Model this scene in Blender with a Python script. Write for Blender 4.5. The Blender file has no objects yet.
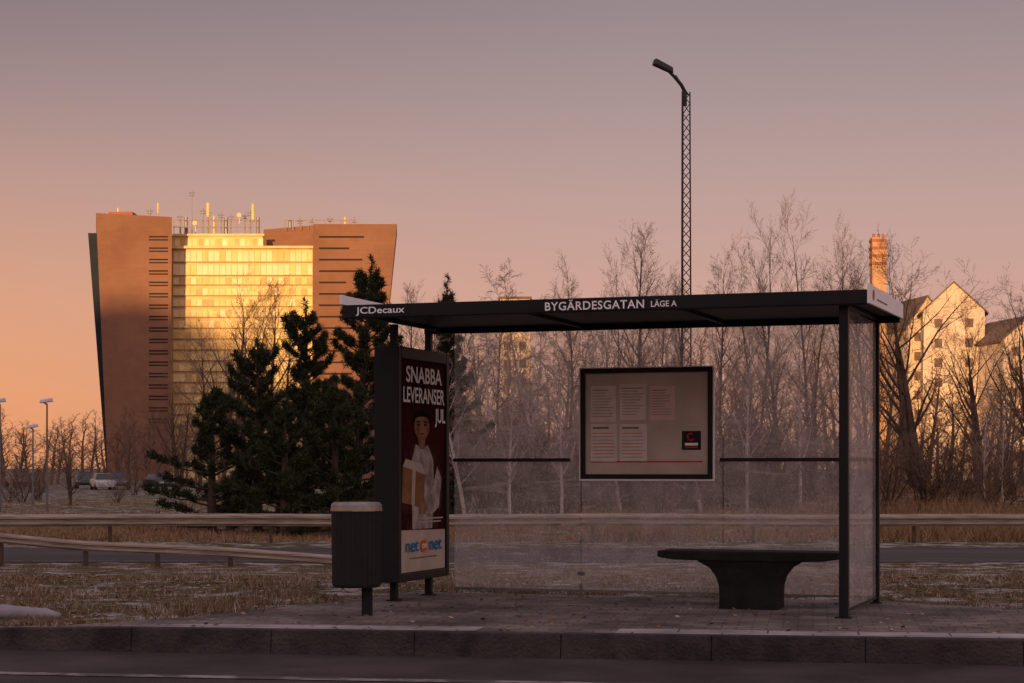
import bpy, math, random
import numpy as np
from mathutils import Vector, Matrix, noise
random.seed(7); np.random.seed(7)
sc=bpy.context.scene
COL=sc.collection
F=1900.0; HZ=468.0; EYE=1.11
def lin(c): 
    c=c/255.0
    return c/12.92 if c<=0.04045 else ((c+0.055)/1.055)**2.4
def srgb(r,g,b): return (lin(r),lin(g),lin(b),1)
def PX(px,Y): return (px-512)/F*Y
def PZ(py,Y): return EYE+(HZ-py)*Y/F

# ---------------- materials ----------------
def nd(nt,t,**k):
    n=nt.nodes.new(t)
    for a,b in k.items(): setattr(n,a,b)
    return n
def mat(name,c,rough=.7,metal=0,c2=None,scale=5,detail=4,bump=0,spec=.5,bscale=None,island=None,lo=.35,hi=.65,stretch=None):
    m=bpy.data.materials.new(name); m.use_nodes=True; nt=m.node_tree
    b=nt.nodes['Principled BSDF']
    b.inputs['Roughness'].default_value=rough; b.inputs['Metallic'].default_value=metal
    b.inputs['Specular IOR Level'].default_value=spec
    tc=nd(nt,'ShaderNodeTexCoord')
    co=tc.outputs['Object']
    if stretch:
        mp=nd(nt,'ShaderNodeMapping'); mp.inputs['Scale'].default_value=stretch
        nt.links.new(co,mp.inputs[0]); co=mp.outputs[0]
    if island:
        g=nd(nt,'ShaderNodeNewGeometry'); r=nd(nt,'ShaderNodeValToRGB')
        r.color_ramp.elements.remove(r.color_ramp.elements[1])
        for i,cc in enumerate(island):
            p=i/(len(island)-1)
            e=r.color_ramp.elements[0] if i==0 else r.color_ramp.elements.new(p)
            e.position=p; e.color=(*cc,1)
        nt.links.new(g.outputs['Random Per Island'],r.inputs[0]); nt.links.new(r.outputs[0],b.inputs['Base Color'])
    else:
        if c2 is None: c2=tuple(x*.72 for x in c)
        n=nd(nt,'ShaderNodeTexNoise'); n.inputs['Scale'].default_value=scale; n.inputs['Detail'].default_value=detail
        n.inputs['Roughness'].default_value=.62
        r=nd(nt,'ShaderNodeValToRGB'); r.color_ramp.elements[0].position=lo; r.color_ramp.elements[1].position=hi
        r.color_ramp.elements[0].color=(*c2,1); r.color_ramp.elements[1].color=(*c,1)
        nt.links.new(co,n.inputs[0]); nt.links.new(n.outputs[0],r.inputs[0]); nt.links.new(r.outputs[0],b.inputs['Base Color'])
    if bump:
        n2=nd(nt,'ShaderNodeTexNoise'); n2.inputs['Scale'].default_value=bscale or scale*6; n2.inputs['Detail'].default_value=6
        bp=nd(nt,'ShaderNodeBump'); bp.inputs['Strength'].default_value=bump; bp.inputs['Distance'].default_value=.02
        nt.links.new(co,n2.inputs[0]); nt.links.new(n2.outputs[0],bp.inputs['Height']); nt.links.new(bp.outputs[0],b.inputs['Normal'])
    return m
M={}
M['black']=mat('black_paint',(.012,.011,.013),.5,.0,scale=3,bump=.05,spec=.22)
M['dark']=mat('dark_steel',(.03,.028,.03),.5,.3,scale=4)
M['steel']=mat('grey_steel',(.2,.19,.19),.5,.5,scale=6)
M['galv']=mat('galvanised',(.42,.34,.27),.6,.2,(.2,.16,.13),scale=3,stretch=(.5,2,6))
M['white']=mat('white_paint',(.92,.89,.88),.5,0,(.84,.81,.8),scale=8)
M['letter']=mat('white_letter',(.95,.94,.93),.6,0,(.92,.91,.9))
M['red']=mat('red_paint',(.6,.03,.03),.5,spec=.2)
M['paper']=mat('paper',(.72,.63,.57),.8,0,(.63,.55,.49),scale=10,spec=.1)
M['paperpink']=mat('pink_paper',(.72,.52,.48),.8,0,(.64,.47,.43),scale=12,spec=.1)
M['board']=mat('board_back',(.57,.48,.4),.75,0,(.46,.385,.32),scale=3,spec=.2)
M['ink']=mat('grey_ink',(.25,.2,.18),.8,spec=.1)
M['inkf']=mat('faint_ink',(.45,.37,.33),.8,spec=.1)
M['maroon']=mat('poster_maroon',(.07,.013,.012),.9,0,(.025,.007,.008),scale=2.5,spec=.03)
M['cream']=mat('poster_cream',(.6,.5,.42),.9,0,(.48,.4,.34),scale=3,spec=.03)
M['skin']=mat('poster_skin',(.4,.2,.12),.9,0,(.2,.09,.055),scale=9,spec=.03)
M['hair']=mat('poster_hair',(.014,.01,.009),.9,spec=.03)
M['shirt']=mat('poster_shirt',(.55,.48,.44),.9,0,(.22,.17,.16),scale=7,spec=.03)
M['jack']=mat('poster_jacket',(.1,.03,.03),.9,0,(.03,.01,.01),scale=8,spec=.03)
M['card']=mat('poster_cardboard',(.34,.19,.09),.9,0,(.2,.1,.05),scale=5,spec=.03)
M['cyan']=mat('logo_blue',(.02,.22,.5),.9,spec=.03)
M['orange']=mat('logo_orange',(.85,.2,.03),.9,spec=.03)
M['concrete']=mat('dark_concrete',(.017,.015,.015),.8,0,(.009,.008,.008),scale=6,bump=.4,spec=.2)
M['slat']=mat('bin_body',(.017,.015,.017),.5,.0,scale=6,spec=.25)
M['lid']=mat('bin_lid',(.33,.3,.29),.45,.3,(.2,.18,.175),scale=9)
M['brass']=mat('bin_rim',(.5,.33,.13),.4,.5,scale=9)
M['kerb']=mat('kerb_granite',(.08,.064,.06),.85,0,(.03,.025,.024),scale=3,detail=10,bump=.9,bscale=45,spec=.2)
M['asphalt']=mat('asphalt',(.085,.064,.061),.85,0,(.038,.029,.028),scale=1.1,detail=10,bump=.8,bscale=70,spec=.2)
M['faras']=mat('far_asphalt',(.095,.08,.08),.85,0,(.06,.052,.053),scale=.6,bump=.2,stretch=(.15,1,1),spec=.12)
M['bark']=mat('bark_brown',(.13,.088,.064),.9,0,(.07,.048,.037),scale=4,spec=.1)
M['twig']=mat('twig_brown',(.3,.2,.15),.9,0,(.2,.13,.098),scale=1,spec=.1)
M['twigd']=mat('twig_dark_brown',(.24,.155,.11),.9,0,(.15,.095,.07),scale=1,spec=.1)
M['birchbark']=mat('birch_bark',(.6,.52,.48),.8,0,(.2,.16,.14),scale=4,stretch=(1,1,4),lo=.3,hi=.5,spec=.1)
M['birchtwig']=mat('birch_twig',(.36,.27,.225),.9,0,(.24,.17,.14),scale=1,spec=.1)
M['pinebark']=mat('pine_bark',(.08,.05,.035),.9)
M['needle']=mat('pine_needles',(0,0,0),.7,spec=.2,island=[(.014,.022,.01),(.034,.043,.018),(.02,.03,.012),(.07,.074,.032),(.028,.038,.016)])
M['grass']=mat('dry_grass',(0,0,0),.8,spec=.1,island=[(.15,.09,.045),(.24,.155,.08),(.09,.07,.032),(.34,.24,.15),(.14,.09,.045),(.55,.49,.44)])
M['straw']=mat('straw_grass',(0,0,0),.8,spec=.1,island=[(.26,.15,.07),(.36,.22,.11),(.17,.1,.05),(.42,.28,.16)])
M['leaf']=mat('fallen_leaf',(0,0,0),.8,spec=.2,island=[(.16,.07,.03),(.09,.045,.02),(.25,.14,.07),(.4,.33,.27)])

def ground_mat():
    m=bpy.data.materials.new('ground_soil_grass'); m.use_nodes=True; nt=m.node_tree; b=nt.nodes['Principled BSDF']
    b.inputs['Roughness'].default_value=.95; b.inputs['Specular IOR Level'].default_value=.1
    tc=nd(nt,'ShaderNodeTexCoord')
    def ns(s,d=5):
        n=nd(nt,'ShaderNodeTexNoise'); n.inputs['Scale'].default_value=s; n.inputs['Detail'].default_value=d; n.inputs['Roughness'].default_value=.7
        nt.links.new(tc.outputs['Object'],n.inputs[0]); return n
    n1=ns(1.6,8); r1=nd(nt,'ShaderNodeValToRGB')
    cr=r1.color_ramp; cr.elements[0].position=.3; cr.elements[0].color=(.06,.038,.024,1); cr.elements[1].position=.7; cr.elements[1].color=(.22,.145,.082,1)
    e=cr.elements.new(.5); e.color=(.105,.08,.04,1)
    nt.links.new(n1.outputs[0],r1.inputs[0])
    n2=ns(.09,6); r2=nd(nt,'ShaderNodeValToRGB'); r2.color_ramp.elements[0].position=.42; r2.color_ramp.elements[1].position=.58
    r2.color_ramp.elements[1].color=(.6,.6,.6,1)
    mx=nd(nt,'ShaderNodeMixRGB'); mx.inputs[2].default_value=(.095,.092,.04,1)
    nt.links.new(n2.outputs[0],r2.inputs[0]); nt.links.new(r2.outputs[0],mx.inputs[0]); nt.links.new(r1.outputs[0],mx.inputs[1])
    n3=ns(1.7,9); r3=nd(nt,'ShaderNodeValToRGB'); r3.color_ramp.elements[0].position=.5; r3.color_ramp.elements[1].position=.59
    r3.color_ramp.elements[1].color=(.85,.85,.85,1)
    mx2=nd(nt,'ShaderNodeMixRGB'); mx2.inputs[2].default_value=(.5,.47,.47,1)
    nt.links.new(n3.outputs[0],r3.inputs[0]); nt.links.new(r3.outputs[0],mx2.inputs[0]); nt.links.new(mx.outputs[0],mx2.inputs[1])
    nt.links.new(mx2.outputs[0],b.inputs['Base Color'])
    bp=nd(nt,'ShaderNodeBump'); bp.inputs['Strength'].default_value=.8; bp.inputs['Distance'].default_value=.08
    n4=ns(9,6); nt.links.new(n4.outputs[0],bp.inputs['Height']); nt.links.new(bp.outputs[0],b.inputs['Normal'])
    return m
M['ground']=ground_mat()

def brick_mat(name,c1,c2,cm,scale,bw,rh,mort,rot=None,rough=.85,bump=.3,dirt=.5):
    m=bpy.data.materials.new(name); m.use_nodes=True; nt=m.node_tree; b=nt.nodes['Principled BSDF']
    b.inputs['Roughness'].default_value=rough; b.inputs['Specular IOR Level'].default_value=.2
    tc=nd(nt,'ShaderNodeTexCoord'); mp=nd(nt,'ShaderNodeMapping')
    if rot: mp.inputs['Rotation'].default_value=rot
    nt.links.new(tc.outputs['Object'],mp.inputs[0])
    br=nd(nt,'ShaderNodeTexBrick'); br.inputs['Scale'].default_value=scale
    br.inputs['Brick Width'].default_value=bw; br.inputs['Row Height'].default_value=rh; br.inputs['Mortar Size'].default_value=mort
    br.inputs['Color1'].default_value=(*c1,1); br.inputs['Color2'].default_value=(*c2,1); br.inputs['Mortar'].default_value=(*cm,1)
    nt.links.new(mp.outputs[0],br.inputs[0])
    n=nd(nt,'ShaderNodeTexNoise'); n.inputs['Scale'].default_value=1.3 if scale>=1 else .12; n.inputs['Detail'].default_value=9; n.inputs['Roughness'].default_value=.65
    nt.links.new(tc.outputs['Object'],n.inputs[0])
    r=nd(nt,'ShaderNodeValToRGB'); r.color_ramp.elements[0].position=.38; r.color_ramp.elements[1].position=.64
    r.color_ramp.elements[0].color=(dirt,dirt*.96,dirt*.95,1)
    nt.links.new(n.outputs[0],r.inputs[0])
    mx=nd(nt,'ShaderNodeMixRGB',blend_type='MULTIPLY'); mx.inputs[0].default_value=1
    nt.links.new(br.outputs[0],mx.inputs[1]); nt.links.new(r.outputs[0],mx.inputs[2]); nt.links.new(mx.outputs[0],b.inputs['Base Color'])
    bp=nd(nt,'ShaderNodeBump'); bp.inputs['Strength'].default_value=bump; bp.inputs['Distance'].default_value=.01
    nt.links.new(br.outputs['Fac'],bp.inputs['Height']); bp.invert=True; nt.links.new(bp.outputs[0],b.inputs['Normal'])
    return m
M['paver']=brick_mat('pavers',(.27,.22,.2),(.17,.138,.126),(.1,.08,.07),1,.21,.14,.006,rot=(0,0,math.radians(9)),dirt=.38)
M['slab']=brick_mat('slabs',(.5,.46,.44),(.38,.345,.33),(.08,.07,.065),1,.6,.4,.006,rot=(0,0,math.radians(9)),dirt=.45)
M['brickA']=brick_mat('tower_brick',(.27,.14,.088),(.25,.13,.08),(.23,.12,.078),.5,.9,.35,.01,rot=(math.radians(90),0,0),dirt=.8,bump=0)
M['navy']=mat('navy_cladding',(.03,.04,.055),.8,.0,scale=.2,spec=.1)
M['slit']=mat('dark_window',(.05,.034,.03),.9,0,spec=.05)
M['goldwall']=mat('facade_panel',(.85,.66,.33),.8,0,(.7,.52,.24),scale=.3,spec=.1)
M['sun_tint_glass']=mat('facade_glass_sun_tint',(.9,.72,.33),.6,0,(.76,.52,.2),scale=.12,lo=.4,hi=.6,spec=.25)  # golden sun reflection on the panes put into the base colour
M['sun_tint_glassB']=mat('facade_glass_sun_tint_dim',(.72,.5,.22),.6,0,(.58,.38,.15),scale=.2,spec=.25)  # weaker sun reflection, also as base colour
M['sun_tint_glassC']=mat('facade_glass_sun_tint_pale',(.93,.8,.5),.6,0,(.84,.66,.36),scale=.2,spec=.25)  # strongest sun reflection, also as base colour
M['mull']=mat('mullion',(.48,.32,.15),.8,spec=.1)
M['wallpale']=mat('pale_render',(.72,.58,.44),.8,0,(.6,.48,.37),scale=.3,spec=.1)
M['rooft']=mat('roof_tiles',(.2,.14,.11),.8,scale=.5,spec=.1)
M['stackm']=mat('stack_brick',(.55,.33,.2),.8,scale=.5,spec=.1)
M['rust']=mat('stack_red',(.4,.15,.09),.7,scale=.5,spec=.1)
M['line']=mat('road_paint',(.28,.24,.23),.8,0,(.07,.055,.054),scale=4,detail=10,lo=.46,hi=.6)
M['added_shade_ridge']=mat('shade_ridge_cover',(.06,.055,.035),.95,scale=.05)  # cover for the added sun-blocking ridge out of view
M['carw']=mat('car_white',(.6,.58,.58),.25,0,spec=.6); M['carg']=mat('car_grey',(.16,.16,.18),.25,.4); M['card2']=mat('car_dark',(.05,.06,.055),.25,.4)
M['tyre']=mat('tyre',(.02,.02,.02),.9); M['cglass']=mat('car_glass',(.03,.03,.035),.1,spec=.8); M['lampw']=mat('lamp_glass',(.7,.7,.72),.3)
M['pipe']=mat('frosted_concrete',(.32,.3,.33),.8,0,(.2,.19,.21),scale=5,bump=.3)

def glass_mat():
    m=bpy.data.materials.new('shelter_glass'); m.use_nodes=True; nt=m.node_tree; nt.nodes.clear()
    out=nd(nt,'ShaderNodeOutputMaterial'); tr=nd(nt,'ShaderNodeBsdfTransparent'); tr.inputs[0].default_value=(.93,.92,.92,1)
    gl=nd(nt,'ShaderNodeBsdfGlossy'); gl.inputs['Roughness'].default_value=.03
    df=nd(nt,'ShaderNodeBsdfDiffuse'); df.inputs[0].default_value=(.85,.79,.77,1)
    tl=nd(nt,'ShaderNodeBsdfTranslucent'); tl.inputs[0].default_value=(.88,.82,.8,1)
    ms=nd(nt,'ShaderNodeMixShader'); nt.links.new(df.outputs[0],ms.inputs[1]); nt.links.new(tl.outputs[0],ms.inputs[2])
    tc=nd(nt,'ShaderNodeTexCoord')
    def lay(scale,detail,dist,lo_,hi_,v0,v1,st=None):
        co=tc.outputs['Object']
        if st:
            mp=nd(nt,'ShaderNodeMapping'); mp.inputs['Scale'].default_value=st; mp.inputs['Rotation'].default_value=(0,.6,0); nt.links.new(co,mp.inputs[0]); co=mp.outputs[0]
        n=nd(nt,'ShaderNodeTexNoise'); n.inputs['Scale'].default_value=scale; n.inputs['Detail'].default_value=detail; n.inputs['Roughness'].default_value=.68; n.inputs['Distortion'].default_value=dist
        nt.links.new(co,n.inputs[0]); r=nd(nt,'ShaderNodeValToRGB')
        r.color_ramp.elements[0].position=lo_; r.color_ramp.elements[0].color=(v0,v0,v0,1); r.color_ramp.elements[1].position=hi_; r.color_ramp.elements[1].color=(v1,v1,v1,1)
        nt.links.new(n.outputs[0],r.inputs[0]); return r.outputs[0]
    a=lay(1.5,9,1.6,.35,.7,.14,.4); b_=lay(9,5,4.5,.55,.66,0,.2); c=lay(5,6,.8,.58,.66,0,.2,(.35,1,2.4))
    ad=nd(nt,'ShaderNodeMath',operation='ADD'); nt.links.new(a,ad.inputs[0]); nt.links.new(b_,ad.inputs[1])
    ad2=nd(nt,'ShaderNodeMath',operation='ADD'); nt.links.new(ad.outputs[0],ad2.inputs[0]); nt.links.new(c,ad2.inputs[1])
    m1=nd(nt,'ShaderNodeMixShader'); nt.links.new(ad2.outputs[0],m1.inputs[0]); nt.links.new(tr.outputs[0],m1.inputs[1]); nt.links.new(ms.outputs[0],m1.inputs[2])
    m2=nd(nt,'ShaderNodeMixShader'); m2.inputs[0].default_value=.06; nt.links.new(m1.outputs[0],m2.inputs[1]); nt.links.new(gl.outputs[0],m2.inputs[2])
    nt.links.new(m2.outputs[0],out.inputs[0]); return m
M['glass']=glass_mat()

# ---------------- mesh helpers ----------------
class MB:
    def __init__(s): s.v=[];s.f=[];s.m=[]
    def face(s,pts,mi=0):
        b=len(s.v); s.v+= [tuple(p) for p in pts]; s.f.append(tuple(range(b,b+len(pts)))); s.m.append(mi)
    def hexa(s,p,mi=0):
        b=len(s.v); s.v+=[tuple(q) for q in p]
        for f in [(0,3,2,1),(4,5,6,7),(0,1,5,4),(1,2,6,5),(2,3,7,6),(3,0,4,7)]:
            s.f.append(tuple(b+i for i in f)); s.m.append(mi)
    def box(s,x0,x1,y0,y1,z0,z1,mi=0):
        s.hexa([(x0,y0,z0),(x1,y0,z0),(x1,y1,z0),(x0,y1,z0),(x0,y0,z1),(x1,y0,z1),(x1,y1,z1),(x0,y1,z1)],mi)
    def tube(s,pts,rads,sides=6,mi=0,cap=False):
        b=len(s.v); n=len(pts); u=None
        for i,p in enumerate(pts):
            d=(pts[min(i+1,n-1)]-pts[max(i-1,0)])
            if d.length<1e-9: d=Vector((0,0,1))
            d.normalize()
            if u is None:
                u=d.cross(Vector((0,1,.1)) if abs(d.y)<.9 else Vector((1,0,0)))
            u=(u-d*u.dot(d)); u.normalize(); w=d.cross(u)
            for k in range(sides):
                a=2*math.pi*k/sides
                q=p+(u*math.cos(a)+w*math.sin(a))*rads[i]; s.v.append((q.x,q.y,q.z))
        for i in range(n-1):
            for k in range(sides):
                k2=(k+1)%sides
                s.f.append((b+i*sides+k,b+i*sides+k2,b+(i+1)*sides+k2,b+(i+1)*sides+k)); s.m.append(mi)
        if cap:
            s.f.append(tuple(b+k for k in reversed(range(sides)))); s.m.append(mi)
            s.f.append(tuple(b+(n-1)*sides+k for k in range(sides))); s.m.append(mi)
    def cyl(s,x,y,z0,z1,r0,r1=None,sides=16,mi=0):
        s.tube([Vector((x,y,z0)),Vector((x,y,z1))],[r0,r1 if r1 else r0],sides,mi,True)
    def prism(s,poly,fn,t0,t1,mi=0):
        b=len(s.v); n=len(poly)
        for t in (t0,t1):
            for q in poly: s.v.append(tuple(fn(q[0],q[1],t)))
        s.f.append(tuple(b+i for i in reversed(range(n)))); s.m.append(mi)
        s.f.append(tuple(b+n+i for i in range(n))); s.m.append(mi)
        for i in range(n):
            j=(i+1)%n; s.f.append((b+i,b+j,b+n+j,b+n+i)); s.m.append(mi)
    def mesh(s,name,mats,smooth=False,fix=True):
        me=bpy.data.meshes.new(name); me.from_pydata(s.v,[],s.f)
        for m in mats: me.materials.append(M[m])
        if any(s.m): me.polygons.foreach_set('material_index',s.m)
        if smooth: me.polygons.foreach_set('use_smooth',[True]*len(s.f))
        me.update()
        if fix and len(s.f)<20000:
            import bmesh
            bm=bmesh.new(); bm.from_mesh(me); bmesh.ops.recalc_face_normals(bm,faces=bm.faces); bm.to_mesh(me); bm.free()
        return me
    def obj(s,name,mats,parent=None,smooth=False,bevel=0,fix=True,kind=None,**meta):
        o=bpy.data.objects.new(name,s.mesh(name,mats,smooth,fix)); COL.objects.link(o)
        if parent: o.parent=parent
        if bevel:
            bv=o.modifiers.new('bevel','BEVEL'); bv.width=bevel; bv.segments=2; bv.limit_method='ANGLE'
        if kind: o['kind']=kind
        for k,v in meta.items(): o[k]=v
        return o
def thing(name,loc,rz=0,label='',cat='',group=None):
    e=bpy.data.objects.new(name,None); e.location=loc; e.rotation_euler=(0,0,rz); e.empty_display_size=.3
    COL.objects.link(e); e['label']=label; e['category']=cat
    if group: e['group']=group
    return e
def fast_mesh(name,V,k,matname,idx=None):
    V=np.asarray(V,dtype=np.float32).reshape(-1,3)
    if idx is None: idx=np.arange(len(V),dtype=np.int32)
    idx=np.asarray(idx,dtype=np.int32).ravel(); nf=len(idx)//k
    me=bpy.data.meshes.new(name); me.vertices.add(len(V)); me.vertices.foreach_set('co',V.ravel())
    me.loops.add(len(idx)); me.loops.foreach_set('vertex_index',idx)
    me.polygons.add(nf); me.polygons.foreach_set('loop_start',np.arange(0,nf*k,k,dtype=np.int32)); me.polygons.foreach_set('loop_total',np.full(nf,k,dtype=np.int32))
    me.update(calc_edges=True); me.materials.append(M[matname]); return me
def text(parent,s,x,y,z,w,h,mt,face='front',name='lettering',bold=.0,sp=1.0):
    cu=bpy.data.curves.new('t','FONT'); cu.body=s; cu.size=1; cu.offset=bold; cu.space_character=sp; cu.fill_mode='FRONT'; cu.resolution_u=4
    t=bpy.data.objects.new('t',cu); COL.objects.link(t); dg=bpy.context.evaluated_depsgraph_get()
    me=bpy.data.meshes.new_from_object(t.evaluated_get(dg)); bpy.data.objects.remove(t); 
    co=np.zeros(len(me.vertices)*3); me.vertices.foreach_get('co',co); co=co.reshape(-1,3)
    mn=co.min(0); mx=co.max(0)
    a=(co[:,0]-mn[0])/(mx[0]-mn[0])*w; b=(co[:,1]-mn[1])/(mx[1]-mn[1])*h
    if face=='front': co=np.stack([x+a,np.full_like(a,y),z+b],1)
    else: co=np.stack([np.full_like(a,x),y+a,z+b],1)
    me.vertices.foreach_set('co',co.astype(np.float32).ravel()); me.materials.clear(); me.materials.append(M[mt]); me.update()
    o=bpy.data.objects.new(name,me); COL.objects.link(o); o.parent=parent; return o

# ---------------- ground, roads ----------------
def KW(a,n): return (3.285-.9877*a+.1566*n, 12.19+.1564*a+.9877*n)
def kn(x,y): return (x-3.285)*.1566+(y-12.19)*.9877
def ss(a,b,x):
    t=max(0,min(1,(x-a)/(b-a))); return t*t*(3-2*t)
def gz(x,y):
    n=kn(x,y)
    if n<.08: return -.3
    z=-.014-.748*ss(18.,31,y)
    if y>18: 
        k=ss(18,22,y)*(1-ss(31,35,y)); z+=.07*k*noise.noise(Vector((x*.5,y*.5,0)))
    if y>47:
        k=ss(48,56,y); z+=.18*k*noise.noise(Vector((x*.15,y*.12,3)))
        z+=.8*ss(8,15,x)*ss(54,68,y)*(1-ss(120,200,y))
    return z
A=[-2500,-1200,-600,-300,-150,-80,-50,-35]+list(np.arange(-26,30,.5))+[35,50,80,150,300,600,1200,2500]
N=[-2500,-1000,-500,-200,-60,-15,-5,-.3,.06,.1,.5,1,2,3,4,5]+list(np.arange(5.5,34,.5))+list(np.arange(34,90,2))+[95,105,120,140,170,200,250,320,450,700,1200,2500,4500]
g=MB()
for n in N:
    for a in A:
        x,y=KW(a,n); g.v.append((x,y,gz(x,y)))
W=len(A)
for i in range(len(N)-1):
    for j in range(W-1):
        g.f.append((i*W+j,i*W+j+1,(i+1)*W+j+1,(i+1)*W+j)); g.m.append(0)
g.obj('ground',['ground'],smooth=True,kind='structure')
r=MB(); r.face([(*KW(-40,-14),-.16),(*KW(-40,0.03),-.16),(*KW(40,0.03),-.16),(*KW(40,-14),-.16)]); r.obj('road',['asphalt'],kind='structure')
r=MB(); r.face([(-300,37.6,-.752),(300,37.6,-.752),(300,44.6,-.752),(-300,44.6,-.752)]); r.obj('far_road',['faras'],kind='structure')
r=MB(); r.face([(-300,37.9,-.747),(300,37.9,-.747),(300,38.02,-.747),(-300,38.02,-.747)]);r.face([(-300,44.1,-.747),(300,44.1,-.747),(300,44.25,-.747),(-300,44.25,-.747)]); r.obj('far_road_marking',['line'],kind='structure')
r=MB()
r.face([(*KW(-14,-1.53),-.155),(*KW(20,-1.53),-.155),(*KW(20,-1.39),-.155),(*KW(-14,-1.39),-.155)])
r.obj('road_marking',['line'],kind='structure')
pl=[KW(-12,.12),KW(6.6,.12),(-2.3,14.3),(-1.35,16.0),(-.9,17.05),(3.1,15.85),(3.9,15.0),(6,14.4),(15,12.9)]
r=MB(); r.face([(x,y,0.0) for x,y in pl]); r.obj('pavement',['paver'],kind='structure')
r=MB(); r.face([(*KW(-12,.145),.004),(*KW(2.65,.145),.004),(*KW(2.65,.5),.004),(*KW(-12,.5),.004)]);
r.face([(*KW(3.6,.145),.004),(*KW(6.2,.145),.004),(*KW(5.8,.42),.004),(*KW(3.6,.5),.004)])
r.obj('pavement_slabs',['slab'],kind='structure')
k=MB()
a=-14.
def kz(q): return .006-.05*ss(6.2,8.2,q)
while a<22:
    L=1.0; g0=.0015; dz=random.uniform(-.003,.003); dn=random.uniform(-.003,.003)
    p=[KW(a+g0,dn),KW(a+L-g0,dn),KW(a+L-g0,.13),KW(a+g0,.13)]
    t=[KW(a+g0,dn+.035),KW(a+L-g0,dn+.035),KW(a+L-g0,.13),KW(a+g0,.13)]
    zz=[kz(a)+dz,kz(a+L)+dz,kz(a+L)+dz,kz(a)+dz]
    k.hexa([(*q,-.28) for q in p]+[(*q,z_) for q,z_ in zip(t,zz)]); a+=L
k.obj('kerb',['kerb'],kind='structure',bevel=.009)
h=MB(); X=np.linspace(-1500,1500,480); rows=[(-460,0),(-400,.55),(-340,.95),(-300,1.0),(-285,.8),(-240,.2),(-200,0)]  # unseen ridge added behind the camera, crest shaped to shade foreground and tower base
for yy,f in rows:
    for x in X:
        t=noise.noise(Vector((x*.01,0,0)))*1.5+noise.noise(Vector((x*.07,yy*.05,5)))*2.5
        h.v.append((x,yy,-.4+f*(46-12*ss(-115,-75,x)+12*ss(-160,-173,x)+t)))
W=len(X)
for i in range(len(rows)-1):
    for j in range(W-1): h.f.append((i*W+j,i*W+j+1,(i+1)*W+j+1,(i+1)*W+j)); h.m.append(0)
h.obj('added_shade_ridge',['added_shade_ridge'],kind='structure')

# ---------------- bus shelter ----------------
sh=thing('bus_shelter',(2.99,15.6,0),math.radians(-19),'dark glass bus shelter with flat roof on the pavement','bus shelter')
def post(x,y,z0,z1,s=.03,par=sh,nm='post',mt='black'):
    b=MB(); b.box(x-s,x+s,y-s,y+s,z0+.012,z1); b.box(x-s*1.8,x+s*1.8,y-s*1.8,y+s*1.8,z0,z0+.012); return b.obj(nm,[mt],par,bevel=.003)
post(0,-1.64,0,2.31,.034); post(0,0,0,2.31,.026)
post(-3.85,-1.03,0,2.31,.028); post(-3.85,-.24,0,2.31,.028)
for x in (-1.28,-2.53):
    for z in (.2,1.18):
        b=MB(); b.box(x-.03,x+.03,-.012,.012,z-.015,z+.015); b.obj('glass_clamp',['steel'],sh,bevel=.004)
    post(x,.0,0,.11,.012,mt='steel')
b=MB(); b.box(-3.99,.19,-1.765,-1.735,2.305,2.415); b.box(-3.99,.19,-.0,.05,2.3,2.40)
b.box(-3.985,.185,-1.733,-.002,2.35,2.385)
for x in (-3.85,-2.53,-1.28,0): b.box(x-.02,x+.02,-1.733,-.002,2.32,2.348)
b.obj('roof',['black'],sh,bevel=.004)
fas=MB(); fas.box(-3.987,.187,-1.772,-1.767,2.315,2.405); fas=fas.obj('sign_strip',['black'],sh)
for x0,x1,zt in ((.192,.212,2.455),(-4.008,-3.992,2.495)):
    c=MB(); fn=lambda y,z,t:(t,y,z)
    if x0>0: c.prism([(-1.80,2.31),(-1.80,zt),(.06,zt),(.06,2.335)],fn,x0,x1)
    else: c.prism([(-1.79,2.42),(-1.79,zt),(.06,zt),(.06,2.42)],fn,x0,x1)
    cap=c.obj('roof_end_cap',['white'],sh,bevel=.003)
    if x0>0:
        s=MB(); s.face([(x1+.003,-1.62+.05*math.cos(2*math.pi*q/18),2.385+.04*math.sin(2*math.pi*q/18)) for q in range(18)]); s.obj('emblem',['red'],cap)
        s=MB(); s.face([(x1+.003,-1.45,2.36),(x1+.003,-.9,2.365),(x1+.003,-.9,2.375),(x1+.003,-1.45,2.37)]); s.obj('stripe',['ink'],cap)
Y0=-1.775
text(fas,'JCDecaux',-3.871,Y0,2.325,.42,.07,'letter',bold=.012)
text(fas,'BYGÄRDESGATAN',-2.282,Y0,2.323,.79,.08,'letter',bold=.014,sp=1.08)
text(fas,'LÄGE A',-1.438,Y0,2.33,.2,.055,'letter',bold=.01)
for x0,x1 in ((-3.70,-2.535),(-2.525,-1.285),(-1.275,-.03)):
    b=MB(); b.face([(x0,0,.06),(x1,0,.06),(x1,0,2.30),(x0,0,2.30)]); b.obj('glass_pane',['glass'],sh)
    b=MB(); b.box(x0,x1,-.012,.012,.04,.06); b.obj('glass_rail',['steel'],sh)
b=MB(); b.face([(0,-1.6,.06),(0,-.03,.06),(0,-.03,2.30),(0,-1.6,2.30)]); b.obj('glass_pane',['glass'],sh)
b=MB(); b.box(-.012,.012,-1.6,-.03,.04,.06); b.obj('glass_rail',['black'],sh)
for x0,x1 in ((-3.70,-2.62),(-1.30,-.03)):
    b=MB(); b.box(x0,x1,-.045,-.016,1.165,1.195); b.obj('lean_rail',['black'],sh,bevel=.004)
b=MB(); b.box(-.045,-.016,-1.6,-.05,1.165,1.195); b.obj('lean_rail',['black'],sh,bevel=.004)
nb=MB(); x0,x1,z0,z1=-2.52,-1.36,1.017,1.963; t=.04
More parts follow.
